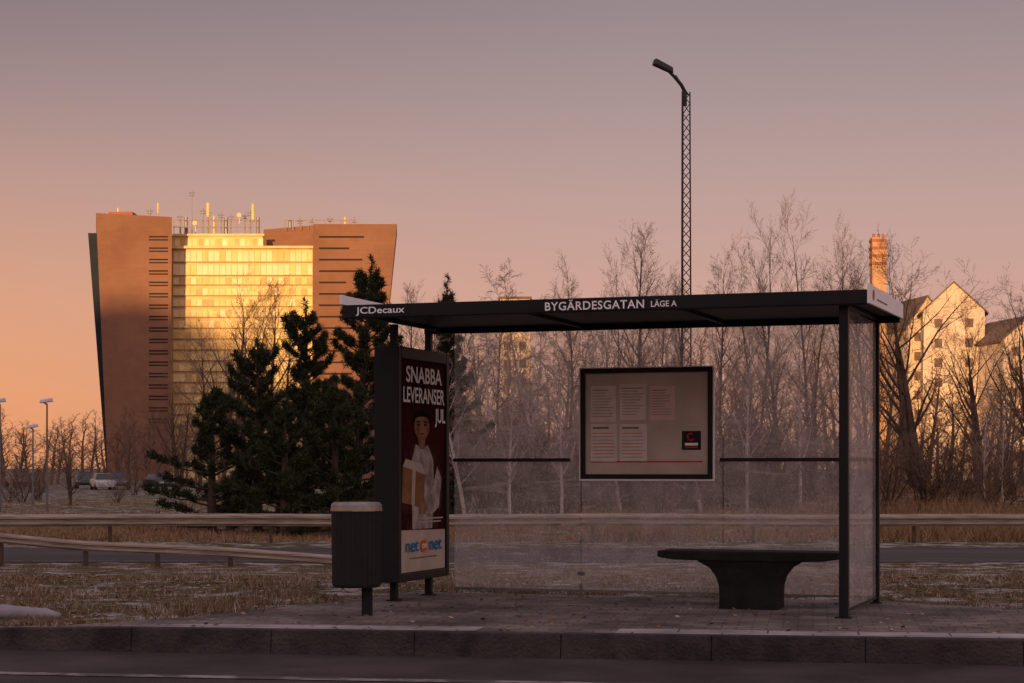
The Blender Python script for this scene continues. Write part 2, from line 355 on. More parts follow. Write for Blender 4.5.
nb.box(x0,x1,-.06,-.02,z0,z0+t);nb.box(x0,x1,-.06,-.02,z1-t,z1);nb.box(x0,x0+t,-.06,-.02,z0+t,z1-t);nb.box(x1-t,x1,-.06,-.02,z0+t,z1-t)
nb.box(x0+t,x1-t,-.035,-.02,z0+t,z1-t,1)
nb=nb.obj('notice_board',['black','board'],sh)
trim=MB()
for a0,a1,b0,b1 in ((x0-.012,x1+.012,z0-.016,z0-.002),(x0-.012,x1+.012,z1+.002,z1+.01),(x0-.014,x0-.002,z0,z1),(x1+.002,x1+.014,z0,z1)): trim.box(a0,a1,-.05,-.02,b0,b1)
trim.obj('edge_trim',['white'],nb)
def npx(px,py):
    k_=(px-512)/F; t_=(2.99-15.6*k_)/(.9455+.3256*k_); Y=15.6+.3256*t_; return -t_,PZ(py,Y)
def nquad(mb,ax,ay,bx,by,y,mi):
    xa,za=npx(ax,ay); xb,zb=npx(bx,by); za2=npx(bx,ay)[1]; mb.face([(xa,y,zb),(xb,y,zb),(xb,y,(za+za2)/2),(xa,y,(za+za2)/2)],mi)
for (a0,a1,a2,a3,pk) in ((592,386,617,422,0),(621,384,647,420,0),(651,386,676,420,1),(592,424,618,462,0),(621,424,648,462,0)):
    p=MB(); nquad(p,a0,a1,a2,a3,-.0375,pk)
    if a1<420:
        for q in range(10):
            yy=a1+4+q*(a3-a1-7)/10; nquad(p,a0+2,yy,a2-2-random.random()*8,yy+.7,-.040,2 if q else 3)
    else:
        nquad(p,a0+2,a1+3,a2-8,a1+5,-.040,3)
        for q in range(8): nquad(p,a0+2,a1+9+q*3.4,a2-2-random.random()*3,a1+9.7+q*3.4,-.040,2 if q%3 else 4)
    p.obj('paper_sheet',['paper','paperpink','inkf','ink','orange'],nb)
p=MB(); nquad(p,592,461,704,462.4,-.0375,0); p.obj('red_stripe',['red'],nb)
p=MB(); nquad(p,683,431,702,450,-.0375,0); nquad(p,686,443,699,445.5,-.040,1)
xa,za=npx(692,437)
for kx in range(12):
    a0=2*math.pi*kx/12;a1=2*math.pi*(kx+1)/12
    if 1<kx<11 : p.face([(xa+.022*math.cos(a0),-.0402,za+.022*math.sin(a0)),(xa+.035*math.cos(a0),-.0402,za+.035*math.sin(a0)),(xa+.035*math.cos(a1),-.0402,za+.035*math.sin(a1)),(xa+.022*math.cos(a1),-.0402,za+.022*math.sin(a1))],2)
nquad(p,686,446.5,699,448,-.040,2)
p.obj('service_sticker',['black','letter','red'],nb)
ad=MB(); fx=-3.74; bx=-3.96; z0,z1=.16,2.12; ya,yb=-1.2,-.02
ad.box(bx,fx,ya,ya+.07,z0,z1); ad.box(bx,fx,yb-.07,yb,z0,z1); ad.box(bx,fx,ya+.07,yb-.07,z0,z0+.07); ad.box(bx,fx,ya+.07,yb-.07,z1-.1,z1)
ad.box(bx+.01,fx-.02,ya+.07,yb-.07,z0+.07,z1-.1)
ad=ad.obj('advertising_panel',['black'],sh,bevel=.008)
po=MB(); px_=fx-.016; w0,w1=ya+.075,yb-.075; v0,v1=z0+.075,z1-.105; PW=w1-w0; PH=v1-v0
def P(u,v,d=0): return (px_+d,w0+u*PW,v0+v*PH)
po.face([P(0,0),P(1,0),P(1,1),P(0,1)],0)
po.face([P(.0,.0,.001),P(1,.0,.001),P(1,.19,.001),P(0,.2,.001)],1)
def H_(u,v,d): return P(.46+(u-.47)*1.4,.69+(v-.69)*1.0,d)
def ellH(cu,cv,ru,rv,mi,d,n=24): po.face([H_(cu+ru*math.cos(2*math.pi*i/n),cv+rv*math.sin(2*math.pi*i/n),d) for i in range(n)],mi)
# man in pale top holding a parcel, printed flat on the poster
po.face([P(.14,.2,.002),P(.84,.2,.002),P(.93,.36,.002),P(.92,.5,.002),P(.84,.57,.002),P(.62,.61,.002),P(.3,.61,.002),P(.1,.57,.002),P(.03,.46,.002),P(.04,.3,.002)],2)
po.face([P(.26,.2,.003),P(.7,.2,.003),P(.74,.4,.003),P(.72,.53,.003),P(.6,.605,.003),P(.47,.58,.003),P(.33,.605,.003),P(.24,.53,.003),P(.24,.38,.003)],3)
po.face([H_(.42,.585,.0035),H_(.52,.585,.0035),H_(.53,.65,.0035),H_(.41,.65,.0035)],4)
ellH(.47,.722,.135,.042,5,.004)
po.face([H_(.35,.7,.005),H_(.355,.67,.005),H_(.39,.642,.005),H_(.44,.627,.005),H_(.5,.627,.005),H_(.55,.642,.005),H_(.585,.67,.005),H_(.59,.7,.005),H_(.57,.73,.005),H_(.5,.738,.005),H_(.42,.736,.005),H_(.37,.728,.005)],4)
po.face([H_(.375,.665,.0052),H_(.4,.638,.0052),H_(.44,.624,.0052),H_(.5,.624,.0052),H_(.545,.638,.0052),H_(.57,.665,.0052),H_(.53,.648,.0052),H_(.47,.643,.0052),H_(.42,.648,.0052)],6)
for eu in (.415,.52):
    ellH(eu,.698,.022,.0055,5,.0065,10); po.face([H_(eu-.035,.709,.0066),H_(eu+.035,.709,.0066),H_(eu+.03,.715,.0066),H_(eu-.03,.715,.0066)],5)
po.face([H_(.43,.655,.0066),H_(.47,.650,.0066),H_(.52,.656,.0066),H_(.47,.660,.0066)],2)
po.face([H_(.452,.672,.0066),H_(.49,.672,.0066),H_(.475,.697,.0066)],6)
po.face([H_(.56,.645,.0055),H_(.588,.67,.0055),H_(.59,.7,.0055),H_(.57,.725,.0055),H_(.552,.68,.0055)],6)
po.face([P(.02,.33,.007),P(.5,.3,.007),P(.53,.46,.007),P(.04,.5,.007)],6)
po.face([P(.04,.5,.0072),P(.53,.46,.0072),P(.46,.51,.0072),P(.1,.535,.0072)],1)
po.face([P(.22,.318,.0085),P(.29,.313,.0085),P(.315,.478,.0085),P(.245,.484,.0085)],1)
po.face([P(.64,.26,.0088),P(.84,.3,.0088),P(.9,.44,.0088),P(.8,.5,.0088),P(.7,.4,.0088),P(.52,.34,.0088),P(.5,.28,.0088)],3)
po.face([P(.4,.27,.009),P(.54,.275,.009),P(.55,.33,.009),P(.47,.345,.009),P(.38,.32,.009)],4)
for i in range(2): po.face([P(.42,.245-.016*i,.0095),P(.93-.05*i,.245-.016*i,.0095),P(.93-.05*i,.252-.016*i,.0095),P(.42,.252-.016*i,.0095)],1)
po.face([P(.2,.06,.002),P(.8,.06,.002),P(.8,.067,.002),P(.2,.067,.002)],6)
po.face([P(.5+.08*math.cos(2*math.pi*i/20),.118+.03*math.sin(2*math.pi*i/20),.0095) for i in range(20)],7)
pos=po.obj('poster',['maroon','cream','jack','shirt','skin','hair','card','orange'],ad)
def pt(s,u,v,w,h,m,b=.01): text(pos,s,px_+.012,w0+u*PW,v0+v*PH,w*PW,h*PH,m,'side',bold=b)
pt('SNABBA',.1,.895,.8,.078,'letter',.02); pt('LEVERANSER',.04,.8,.92,.075,'letter',.015); pt('JUL',.74,.69,.24,.09,'letter',.02)
pt('net',.1,.095,.28,.052,'cyan',.01); pt('net',.62,.095,.28,.052,'cyan',.01); pt('on',.45,.107,.1,.022,'letter',.02)
be=thing('bench',(1.90,15.05,0),math.radians(-19),'black moulded bench with single central foot inside the shelter','bench')
b=MB(); fn=lambda x,z,t:(x,t,z)
b.prism([(-.72,.455),(-.725,.405),(-.6,.385),(-.3,.378),(.3,.378),(.6,.385),(.725,.405),(.72,.455)],fn,-.2,.2); b.obj('seat',['concrete'],be,bevel=.01)
b=MB(); ri=[(.225,.175,0),(.225,.17,.1),(.23,.165,.18),(.25,.168,.25),(.3,.175,.32),(.40,.19,.377)]
for j in range(len(ri)-1):
    a0,c0,h0=ri[j]; a1,c1,h1=ri[j+1]
    b0=[(-a0,-c0,h0),(a0,-c0,h0),(a0,c0,h0),(-a0,c0,h0)]; b1=[(-a1,-c1,h1),(a1,-c1,h1),(a1,c1,h1),(-a1,c1,h1)]
    for q in range(4): b.face([b0[q],b0[(q+1)%4],b1[(q+1)%4],b1[q]])
b.obj('leg',['concrete'],be)
bi=thing('litter_bin',(-1.17,14.3,0),0,'dark ribbed round litter bin with pale rim on a post','litter bin')
b=MB(); b.box(.04,.12,-.04,.04,0,.8); b.obj('post',['black'],bi,bevel=.006)
b=MB(); n=64; prof=[(.172,.215),(.18,.235),(.183,.5),(.186,.785)]
for j,(rr,zz) in enumerate(prof):
    for i in range(n):
        a=2*math.pi*i/n; q=rr*(1+(.022 if i%2 else -.022)*(1 if 0<j else 0)); b.v.append((q*math.cos(a),q*math.sin(a),zz))
for j in range(3):
    for i in range(n): b.f.append((j*n+i,j*n+(i+1)%n,(j+1)*n+(i+1)%n,(j+1)*n+i)); b.m.append(0)
b.f.append(tuple(reversed(range(n)))); b.m.append(0)
b.obj('body',['slat'],bi)
b=MB()
pr=[(.186,.786),(.195,.788),(.195,.80),(.193,.801),(.19,.835),(.172,.852),(.165,.853),(.155,.83),(.02,.81)]
for j,(rr,zz) in enumerate(pr):
    for i in range(48): a=2*math.pi*i/48; b.v.append((rr*math.cos(a),rr*math.sin(a),zz))
for j in range(len(pr)-1):
    for i in range(48): b.f.append((j*48+i,j*48+(i+1)%48,(j+1)*48+(i+1)%48,(j+1)*48+i)); b.m.append(2 if j<3 else (1 if j>6 else 0))
b.obj('lid',['lid','dark','brass'],bi,smooth=False)
b=MB(); b.tube([Vector((-.6,0,.1)),Vector((0,0,.08)),Vector((.62,-.05,.05)),Vector((.72,-.06,.04))],[.07,.065,.045,.02],10,0,True)
o=b.obj('concrete_post',['pipe'],None,smooth=True,label='pale frosted concrete post lying in the grass verge',category='concrete post'); o.location=(-4.08,14.2,-.03)

# ---------------- lattice lamp ----------------
Ym=55; mx=PX(685,Ym); sl=thing('street_lamp',(mx,Ym,-.76),math.radians(20),'tall lattice mast street lamp with one arm behind the road','street lamp')
Hm=PZ(92,Ym)+.76; b=MB(); cor=[(math.cos(a),math.sin(a)) for a in (math.pi/2,math.pi*7/6,math.pi*11/6)]
def rw(z): return .19-.05*z/Hm
for c in cor: b.tube([Vector((c[0]*rw(0),c[1]*rw(0),0)),Vector((c[0]*rw(Hm),c[1]*rw(Hm),Hm))],[.026,.022],5,0,True)
z=.1;kk=0
while z<Hm-.2:
    z2=z+.28
    for i in range(3):
        c=cor[i]; d=cor[(i+1)%3]
        if kk%2: c,d=d,c
        b.tube([Vector((c[0]*rw(z),c[1]*rw(z),z)),Vector((d[0]*rw(z2),d[1]*rw(z2),z2))],[.014,.014],4)
    z=z2;kk+=1
b.obj('mast',['dark'],sl)
b=MB(); ar=[Vector((0,0,Hm-.4)),Vector((0,0,Hm)),Vector((-.12,0,Hm+.2)),Vector((-.34,0,Hm+.42)),Vector((-.5,0,Hm+.55))]
b.tube(ar,[.06,.06,.055,.05,.045],8,0,True); b.tube([Vector((.12,0,Hm-.1)),Vector((-.3,0,Hm+.46))],[.025,.025],5); b.obj('arm',['dark'],sl)
b=MB(); b.hexa([(-1.0,-.14,Hm+.72),(-.4,-.1,Hm+.5),(-.4,.1,Hm+.5),(-1.0,.14,Hm+.72),(-.95,-.1,Hm+.9),(-.4,-.07,Hm+.68),(-.4,.07,Hm+.68),(-.95,.1,Hm+.9)]); b.obj('lamp_head',['dark'],sl,bevel=.03)
def slamp(px,ytop,Y,nm,side=1):
    zb=gz(PX(px,Y),Y); H=PZ(ytop,Y)-zb
    e=thing('street_lamp',(PX(px,Y),Y,zb),0,nm,'street lamp','street lamps by the car park')
    b=MB(); b.tube([Vector((0,0,0)),Vector((0,0,H*.3)),Vector((0,0,H))],[.06,.05,.035],8,0,True); b.obj('pole',['steel'],e)
    b=MB(); b.tube([Vector((0,0,H-.02)),Vector((-.12*side,0,H+.06)),Vector((-.25*side,0,H+.08))],[.04,.035,.03],6,0,True)
    b.obj('arm',['steel'],e)
    b=MB(); b.hexa([(-.3,-.13,H+.03),(.25,-.13,H+.1),(.25,.13,H+.1),(-.3,.13,H+.03),(-.27,-.1,H+.17),(.2,-.1,H+.26),(.2,.1,H+.26),(-.27,.1,H+.17)]); b.obj('lamp_head',['lampw'],e,bevel=.03)
slamp(47,404,80,'slim grey street lamp with white lantern beside the grass'); slamp(33,429,92,'slim grey street lamp, shorter, beside the grass'); slamp(0,404,80,'slim grey street lamp with white lantern beside the grass')

# ---------------- guard rails ----------------
def grail(pts,posts,label,sc_=1.0):
    e=thing('guard_rail',(pts[0][0],pts[0][1],-.76),0,label,'guard rail')
    ox,oy,oz=pts[0][0],pts[0][1],-.76
    prof=[(0,0),(-.02,.03),(-.08,.06),(-.08,.11),(-.01,.14),(-.01,.17),(-.08,.2),(-.08,.25),(-.02,.28),(0,.31)]
    prof=[(y*sc_,z*sc_) for y,z in prof]
    prof=prof+[(y+.012,z) for y,z in reversed(prof)]
    b=MB(); n=len(prof)
    for (x,y,z) in pts:
        for py,pz in prof: b.v.append((x-ox,y-oy+py,z-oz-.31*sc_+pz))
    for i in range(len(pts)-1):
        for j in range(n): b.f.append((i*n+j,i*n+(j+1)%n,(i+1)*n+(j+1)%n,(i+1)*n+j)); b.m.append(0)
    b.obj('beam',['galv'],e)
    for (x,y,z) in posts:
        b=MB(); b.box(-.04,.04,.02,.1,-.1,z-oz-.06); b.box(-.035,.035,.1,.13,-.1,z-oz-.1); o=b.obj('post',['bark'],e); o.location=(x-ox,y-oy,0)
xs=np.arange(-32,33,2.)
grail([(x,47.2,-.03+.03*noise.noise(Vector((x*.2,0,0)))) for x in xs],[(x,47.2,-.02) for x in np.arange(-30,31,4.)],'long galvanised guard rail along the far side of the road')
def nz(px): return {0:533,45:537.5,85:541,120:542.5,157:544,200:546,230:547.5,280:551,332:555}[px]
Yn=36.0
pp=[(PX(-160,Yn),Yn,PZ(519,Yn))]+[(PX(p,Yn),Yn,PZ(nz(p),Yn)) for p in (0,45,85,120,157,200,230,280,332)]
grail(pp,[(PX(p,Yn),Yn,PZ(nz(p),Yn)) for p in (0,85,157,230)],'sagging galvanised guard rail sloping down to its end in the verge',.62)

# ---------------- tower building ----------------
YB=300; zb=-.8
tw=thing('office_tower',(PX(245,YB),YB,zb),0,'brick office tower with flared wings and golden sunlit glass front','office building')
ox=PX(245,YB)
def BX(px,Y=YB): return PX(px,Y)-ox
def BZ(py,Y=YB): return PZ(py,Y)-zb
def wing(pts_top,pts_bot,zt,nm,mt,zbm=0):
    b=MB(); b.hexa([(x,y,zbm) for x,y in pts_bot]+[(x,y,z) for (x,y),z in zip(pts_top,zt)]); return b.obj(nm,[mt],tw)
f0=-6
wing([(BX(96,294),f0),(BX(172,294),f0),(BX(166,310),10),(BX(96,310),10)],[(BX(108,294),f0),(BX(170,294),f0),(BX(164,310),10),(BX(108,310),10)],[BZ(213,294),BZ(217,294),BZ(217,294),BZ(213,294)],'brick_wing','brickA')
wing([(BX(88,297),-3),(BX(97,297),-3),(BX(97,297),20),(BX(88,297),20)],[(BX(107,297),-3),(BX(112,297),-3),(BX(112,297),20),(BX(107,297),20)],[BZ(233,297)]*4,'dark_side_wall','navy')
wing([(BX(313,294),f0),(BX(397,294),f0),(BX(397,310),10),(BX(313,310),10)],[(BX(314,294),f0),(BX(372,294),f0),(BX(372,310),10),(BX(314,310),10)],[BZ(224,294)]*2+[BZ(222,294)]*2,'brick_wing','brickA')
wing([(BX(262,304),6),(BX(314,304),4.2),(BX(314,304),22),(BX(262,304),22)],[(BX(262,304),6),(BX(314,304),4.2),(BX(314,304),22),(BX(262,304),22)],[BZ(228,304),BZ(225,304),BZ(225,304),BZ(228,304)],'brick_core','brickA')
for i in range(17):
    y=236+i*11.4
    b=MB(); b.box(BX(149,294),BX(168,294),f0-.04,f0+.1,BZ(y+1.5,294),BZ(y,294)); b.box(BX(149,294),BX(168,294),f0-.04,f0+.1,BZ(y+4.5,294),BZ(y+3.2,294)); b.obj('window',['slit'],tw)
    if i<14:
        y2=236+i*11.4; lean=i*1.6; wd=364-lean*.6-(14 if i%3==1 else 0)
        b=MB(); b.box(BX(319,294),BX(wd,294),f0-.04,f0+.1,BZ(y2+1.8,294),BZ(y2,294)); b.obj('window',['slit'],tw)
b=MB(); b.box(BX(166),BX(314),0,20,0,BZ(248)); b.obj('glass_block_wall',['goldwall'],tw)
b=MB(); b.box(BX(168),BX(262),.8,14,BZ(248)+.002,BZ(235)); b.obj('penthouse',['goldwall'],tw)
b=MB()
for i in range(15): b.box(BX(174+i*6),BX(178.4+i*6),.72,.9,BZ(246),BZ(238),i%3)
b.obj('window',['sun_tint_glass','sun_tint_glassB','sun_tint_glassC'],tw)
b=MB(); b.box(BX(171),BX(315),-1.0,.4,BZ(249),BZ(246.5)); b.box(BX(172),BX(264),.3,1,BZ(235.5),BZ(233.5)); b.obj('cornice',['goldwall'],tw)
nf=0; y=251.
while y<440:
    tall=10.5 if nf<2 else 6.6
    b=MB(); n=24
    for i in range(n):
        a0=173.5+i*140/n; a1=a0+140/n-.5
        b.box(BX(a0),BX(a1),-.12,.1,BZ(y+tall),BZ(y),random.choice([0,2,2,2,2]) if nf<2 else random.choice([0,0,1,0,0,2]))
    b.obj('window',['sun_tint_glass','sun_tint_glassB','sun_tint_glassC'],tw)
    b=MB(); b.box(BX(172.2),BX(313.8),-.35,-.0,BZ(y+tall+.9),BZ(y+tall+.3)); b.obj('floor_band',['mull'],tw)
    y+=tall+(2.9 if nf<2 else 4.2); nf+=1
b=MB()
for px in (172.8,313): b.box(BX(px-.4),BX(px+.4),-.5,-.36,0,BZ(248.5))
b.obj('mullion',['mull'],tw)
def ant(px,yt,yb,r,Y=305):
    b=MB(); b.cyl(BX(px,Y),Y-YB,BZ(yb,Y),BZ(yt,Y),r,sides=6)
    if r<.12: b.tube([Vector((BX(px,Y)-.5,Y-YB,BZ(yt+3,Y))),Vector((BX(px,Y)+.5,Y-YB,BZ(yt+3,Y)))],[.05,.05],4); b.tube([Vector((BX(px,Y)-.35,Y-YB,BZ(yt+5.5,Y))),Vector((BX(px,Y)+.35,Y-YB,BZ(yt+5.5,Y)))],[.05,.05],4)
    return b
AN=[(192,190,235,.06,'steel'),(208,203,217,.28,'goldwall'),(208,210,235,.09,'steel'),(203,208,235,.08,'steel'),(221,212,235,.08,'steel'),(231,214,235,.08,'steel'),(253,204,222,.25,'goldwall'),(250,210,235,.1,'steel'),(158,203,213,.13,'goldwall'),(150,208,220,.1,'steel'),(118,208,215,.15,'goldwall'),(300,218,228,.09,'steel'),(330,216,226,.09,'steel'),(345,217,226,.15,'goldwall'),
(180,214,235,.08,'steel'),(186,217,235,.25,'steel'),(214,216,235,.2,'goldwall'),(226,218,235,.3,'steel'),(245,213,235,.08,'steel'),(258,217,235,.25,'steel'),(290,220,228,.25,'steel'),(312,217,226,.08,'steel'),(354,217,226,.08,'steel')]
for px,yt,yb,r,mt in AN: ant(px,yt,yb,r).obj('antenna',[mt],tw)
for dx,dy in ((240,216),(196,224)):
    b=MB(); b.cyl(BX(dx,304),3.5,BZ(dy+8,304),BZ(dy,304),.1,sides=6)
    b.tube([Vector((BX(dx,304),2.8,BZ(dy,304))),Vector((BX(dx,304),3.1,BZ(dy,304)))],[.36,.28],14,0,True); b.obj('dish_antenna',['goldwall'],tw)
b=MB()
for px in range(174,264,7): b.cyl(BX(px,304),4,BZ(235,304),BZ(220,304),.05,sides=4)
for yy in (220,227): b.tube([Vector((BX(173,304),4,BZ(yy,304))),Vector((BX(262,304),4,BZ(yy,304)))],[.06,.06],4)
for px in range(285,360,8): b.cyl(BX(px,304),4,BZ(230,304),BZ(220,304),.05,sides=4)
b.tube([Vector((BX(285,304),4,BZ(220,304))),Vector((BX(357,304),4,BZ(220,304)))],[.06,.06],4)
b.obj('roof_railing',['mull'],tw)
b=MB(); b.box(BX(106,300),BX(130,300),2,9,BZ(216,300),BZ(210,300)); b.box(BX(315,300),BX(350,300),4,9,BZ(226,300),BZ(221,300)); b.obj('plant_room',['rust'],tw)

# ---------------- other buildings ----------------
def house(px0,px1,yr,ye,Y,rz,label,floors,wallm='wallpale',gab=True):
    x0,x1=PX(px0,Y),PX(px1,Y); w=(x1-x0)/2; cx=(x0+x1)/2; e=thing('apartment_building',(cx,Y+6,-.8),rz,label,'building')
    H=PZ(ye,Y)+.8; R=PZ(yr,Y)+.8; b=MB(); D=8
    if gab: b.prism([(-w,0),(w,0),(w,H),(0,R),(-w,H)],lambda a,z,t:(a,t,z),-D,D)
    else: b.box(-w,w,-D,D,0,H)
    b.obj('wall',[wallm],e)
    b=MB()
    if gab:
        for s in (-1,1):
            zs=(R-H)/w
            b.hexa([(0,-D-.3,R+.02),(s*(w+.6),-D-.3,H-zs*.6+.02),(s*(w+.6),D+.4,H-zs*.6+.02),(0,D+.4,R+.02),(0,-D-.3,R+.3),(s*(w+.6),-D-.3,H-zs*.6+.3),(s*(w+.6),D+.4,H-zs*.6+.3),(0,D+.4,R+.3)])
    else: b.box(-w-.3,w+.3,-D-.3,D+.3,H+.002,H+.4)
    b.obj('roof',['rooft'],e)
    nw=max(2,int(w*2/3.2))
    for f in range(floors):
        zz=H-2.6-f*3.1
        if zz<1: break
        for i in range(nw):
            xx=-w+(i+.5)*2*w/nw; b=MB(); b.box(xx-.6,xx+.6,-D-.05,-D+.1,zz,zz+1.4); b.box(xx-.7,xx+.7,-D-.08,-D-.002,zz-.12,zz-.003,1); b.obj('window',['rooft','wallpale'],e)
house(928,988,284,312,300,math.radians(-8),'pale apartment block with pitched roof and sunlit gable',6)
house(898,938,298,326,306,math.radians(8),'pale apartment block with pitched roof behind bare trees',5)
house(992,1044,318,340,290,math.radians(8),'pale apartment block behind bare trees',5)
house(500,530,299,300,330,0,'low pale flat-roofed block beyond the trees',5,gab=False)
Y=310; 
st=thing('chimney_stack',(PX(878,Y),Y,-.8),0,'square brick stack with banded top lit by low sun','chimney')
zt=PZ(238,Y)+.8
b=MB(); b.box(-1.15,1.15,-1.1,1.1,0,zt); b.obj('shaft',['stackm'],st)
for i in range(4):
    b=MB(); zz=zt-.5-i*1.25; b.box(-1.25,1.25,-1.2,1.2,zz-.22,zz+.22); b.obj('band',['rust'],st)
for s in (-.7,.1,.8):
    b=MB(); b.cyl(s,0,zt+.002,zt+.7,.22,sides=8); b.obj('flue',['rust'],st)

# ---------------- cars ----------------
def car(px,Y,rz,mt,label):
    e=thing('parked_car',(PX(px,Y),Y,gz(PX(px,Y),Y)),rz,label,'car','cars in the car park')
    b=MB(); fn=lambda x,z,t:(x,t,z)
    b.prism([(-2.1,.3),(2.1,.3),(2.15,.6),(2.0,.82),(1.1,.95),(-1.9,1.0),(-2.15,.8)],fn,-.85,.85); b.obj('body',[mt],e,bevel=.08)
    b=MB(); b.hexa([(-1.75,-.78,.96),(1.15,-.78,.93),(1.15,.78,.93),(-1.75,.78,.96),(-1.25,-.6,1.44),(.4,-.6,1.46),(.4,.6,1.46),(-1.25,.6,1.44)]); b.obj('window',['cglass'],e,bevel=.05)
    b=MB(); b.box(-1.2,.38,-.6,.6,1.463,1.5); b.obj('roof',[mt],e,bevel=.02)
    for x in (-1.35,1.35):
        for y in (-.8,.8):
            b=MB(); b.tube([Vector((x,y-.1,.31)),Vector((x,y+.1,.31))],[.31,.31],14,0,True); b.obj('wheel',['tyre'],e)
    for y in (-.6,.6):
        b=MB(); b.box(2.06,2.17,y-.18,y+.18,.62,.74); b.obj('headlight',['lampw'],e)
car(103,165,math.radians(-70),'carw','small white car parked beyond the grass'); car(119,168,math.radians(-80),'carg','grey car parked beyond the grass'); car(160,165,math.radians(-60),'card2','dark green car parked beyond the grass'); car(86,172,math.radians(-80),'card2','dark green car parked beyond the grass'); car(20,170,math.radians(-60),'carg','grey car parked beyond the grass')

# ---------------- trees ----------------
def bare(seed,H=12,ang=(.45,.75),sp=.32,n=(26,7,5,3),r0=.16,t0=.2,trop=.12,droop=0,wob=.1,stems=1,maxl=4,thick=1.,round_=.35,fork=None):
    R=random.Random(seed); tr=MB(); cr=MB()
    def grow(p,d,L,r,l):
        ns=[10,6,4,3,2][l]; sd=[7,5,3,3,3][l]; pts=[p.copy()]; rs=[r]; d=d.copy()
        for i in range(ns):
            d=d+Vector((R.uniform(-1,1),R.uniform(-1,1),R.uniform(-1,1)))*wob*(1 if l else .4)*(1.5 if l>2 else 1)
            d.z+=trop if l<2 else (-droop if droop else trop*.35); d.normalize()
            p=p+d*(L/ns); pts.append(p.copy()); rs.append(max(r*(1-(i+1)/ns)**.8,.003 if l else .01))
        (tr if l<2 else cr).tube(pts,rs,sd)
        if l>=maxl: return
        nc=n[l]
        for c in range(nc):
            t=(t0 if l==0 else .12)+(1-(t0 if l==0 else .12))*((c+R.random())/nc)
            f=t*ns; i=min(int(f),ns-1); q=pts[i].lerp(pts[i+1],f-i); dd=(pts[i+1]-pts[i]).normalized()
            perp=dd.orthogonal().normalized(); perp.rotate(Matrix.Rotation(R.uniform(0,6.283)if l else c*2.4+R.random(),3,dd))
            a=R.uniform(*ang)*(1 if l else 1.25-.5*t); nd_=(dd*math.cos(a)+perp*math.sin(a)).normalized()
            if l==0: Lc=H*sp*(1-t*.68)*(.5+.5*min(1,t/round_))*R.uniform(.55,1.25)
            else: Lc=L*R.uniform(.36,.66)*(1-t*.4)
            rc=max(min((rs[i]*.55),r*.5)*R.uniform(.7,1),.0062*thick)
            grow(q,nd_,Lc,rc,l+1)
    for s in range(stems):
        d=Vector((R.uniform(-.12,.12),R.uniform(-.12,.12),1)) if stems==1 else Vector((R.uniform(-fork,fork),R.uniform(-fork,fork),1))
        grow(Vector((R.uniform(-.1,.1)*(stems>1)*2,R.uniform(-.1,.1)*(stems>1)*2,0)),d.normalized(),H*(1 if stems==1 else R.uniform(.75,1)),r0*(1 if stems==1 else R.uniform(.5,1)),0)
    return tr,cr
VAR={}
def reg(key,bm,tm,**k):
    t,c=bare(**k); V_=t.v+c.v; hz=max(v[2] for v in V_)
    VAR[key]=(t.mesh('trunk',[bm],True,False),c.mesh('crown',[tm],False,False),hz)
reg(('A',0),'bark','twig',seed=10,H=12,ang=(.4,.8),sp=.42,n=(28,8,5,3),trop=.08,t0=.18,wob=.14,round_=.5)
reg(('A',1),'bark','twig',seed=11,H=12,ang=(.45,.85),sp=.44,n=(24,8,6,3),trop=.06,t0=.25,wob=.16,round_=.55)
reg(('A',2),'bark','twig',seed=12,H=12,ang=(.4,.75),sp=.44,n=(13,8,5,3),trop=.08,t0=.2,wob=.14,round_=.5,stems=2,fork=.14)
reg(('A',3),'bark','twig',seed=14,H=12,ang=(.35,.75),sp=.36,n=(30,8,5,3),trop=.09,t0=.12,wob=.14,round_=.4)
reg(('B',0),'bark','twigd',seed=20,H=11,ang=(.5,.95),sp=.64,n=(11,8,6,3),r0=.26,trop=.07,t0=.2,wob=.16,stems=2,fork=.3,thick=1.1)
reg(('B',1),'bark','twigd',seed=21,H=11,ang=(.5,.95),sp=.6,n=(8,8,6,3),r0=.24,trop=.07,t0=.2,wob=.18,stems=3,fork=.32,thick=1.1)
for i in range(2): reg(('C',i),'birchbark','birchtwig',seed=30+i,H=9,ang=(.4,.75),sp=.38,n=(24,7,6,3),r0=.09,trop=.06,droop=.14,t0=.22,wob=.14,round_=.5)
for i in range(3): reg(('S',i),'bark','twigd',seed=40+i,H=3.5,ang=(.3,.9),sp=.42,n=(8,6,5,2),r0=.03,trop=.03,t0=.1,stems=10,wob=.2,maxl=3,fork=.8)
LB={'A':('bare_tree','tall bare tree with ascending brown branches','tree'),'B':('bare_tree','broad spreading bare tree with dark trunk','tree'),'C':('birch_tree','slender bare birch with pale trunk','tree'),'S':('bare_shrub','leafless brown shrub in rough grass','shrub')}
GR={'A':'bare trees beyond the road','B':'bare trees beyond the road','C':'birches beyond the road','S':'shrubs beyond the road'}
def put(typ,px,yt,Y,wx=1.0):
    ks=[k for k in VAR if k[0]==typ]; t,c,H=VAR[random.choice(ks)]
    x=PX(px,Y); zg=gz(x,Y)-.05; s=(PZ(yt,Y)-zg)/H
    nm,lb,ct=LB[typ]; e=thing(nm,(x,Y,zg),random.uniform(0,6.28),lb,ct,GR[typ]); e.scale=(s*wx,s*wx,s)
    for nn,me in (('trunk',t),('crown',c)):
        o=bpy.data.objects.new(nn,me); COL.objects.link(o); o.parent=e
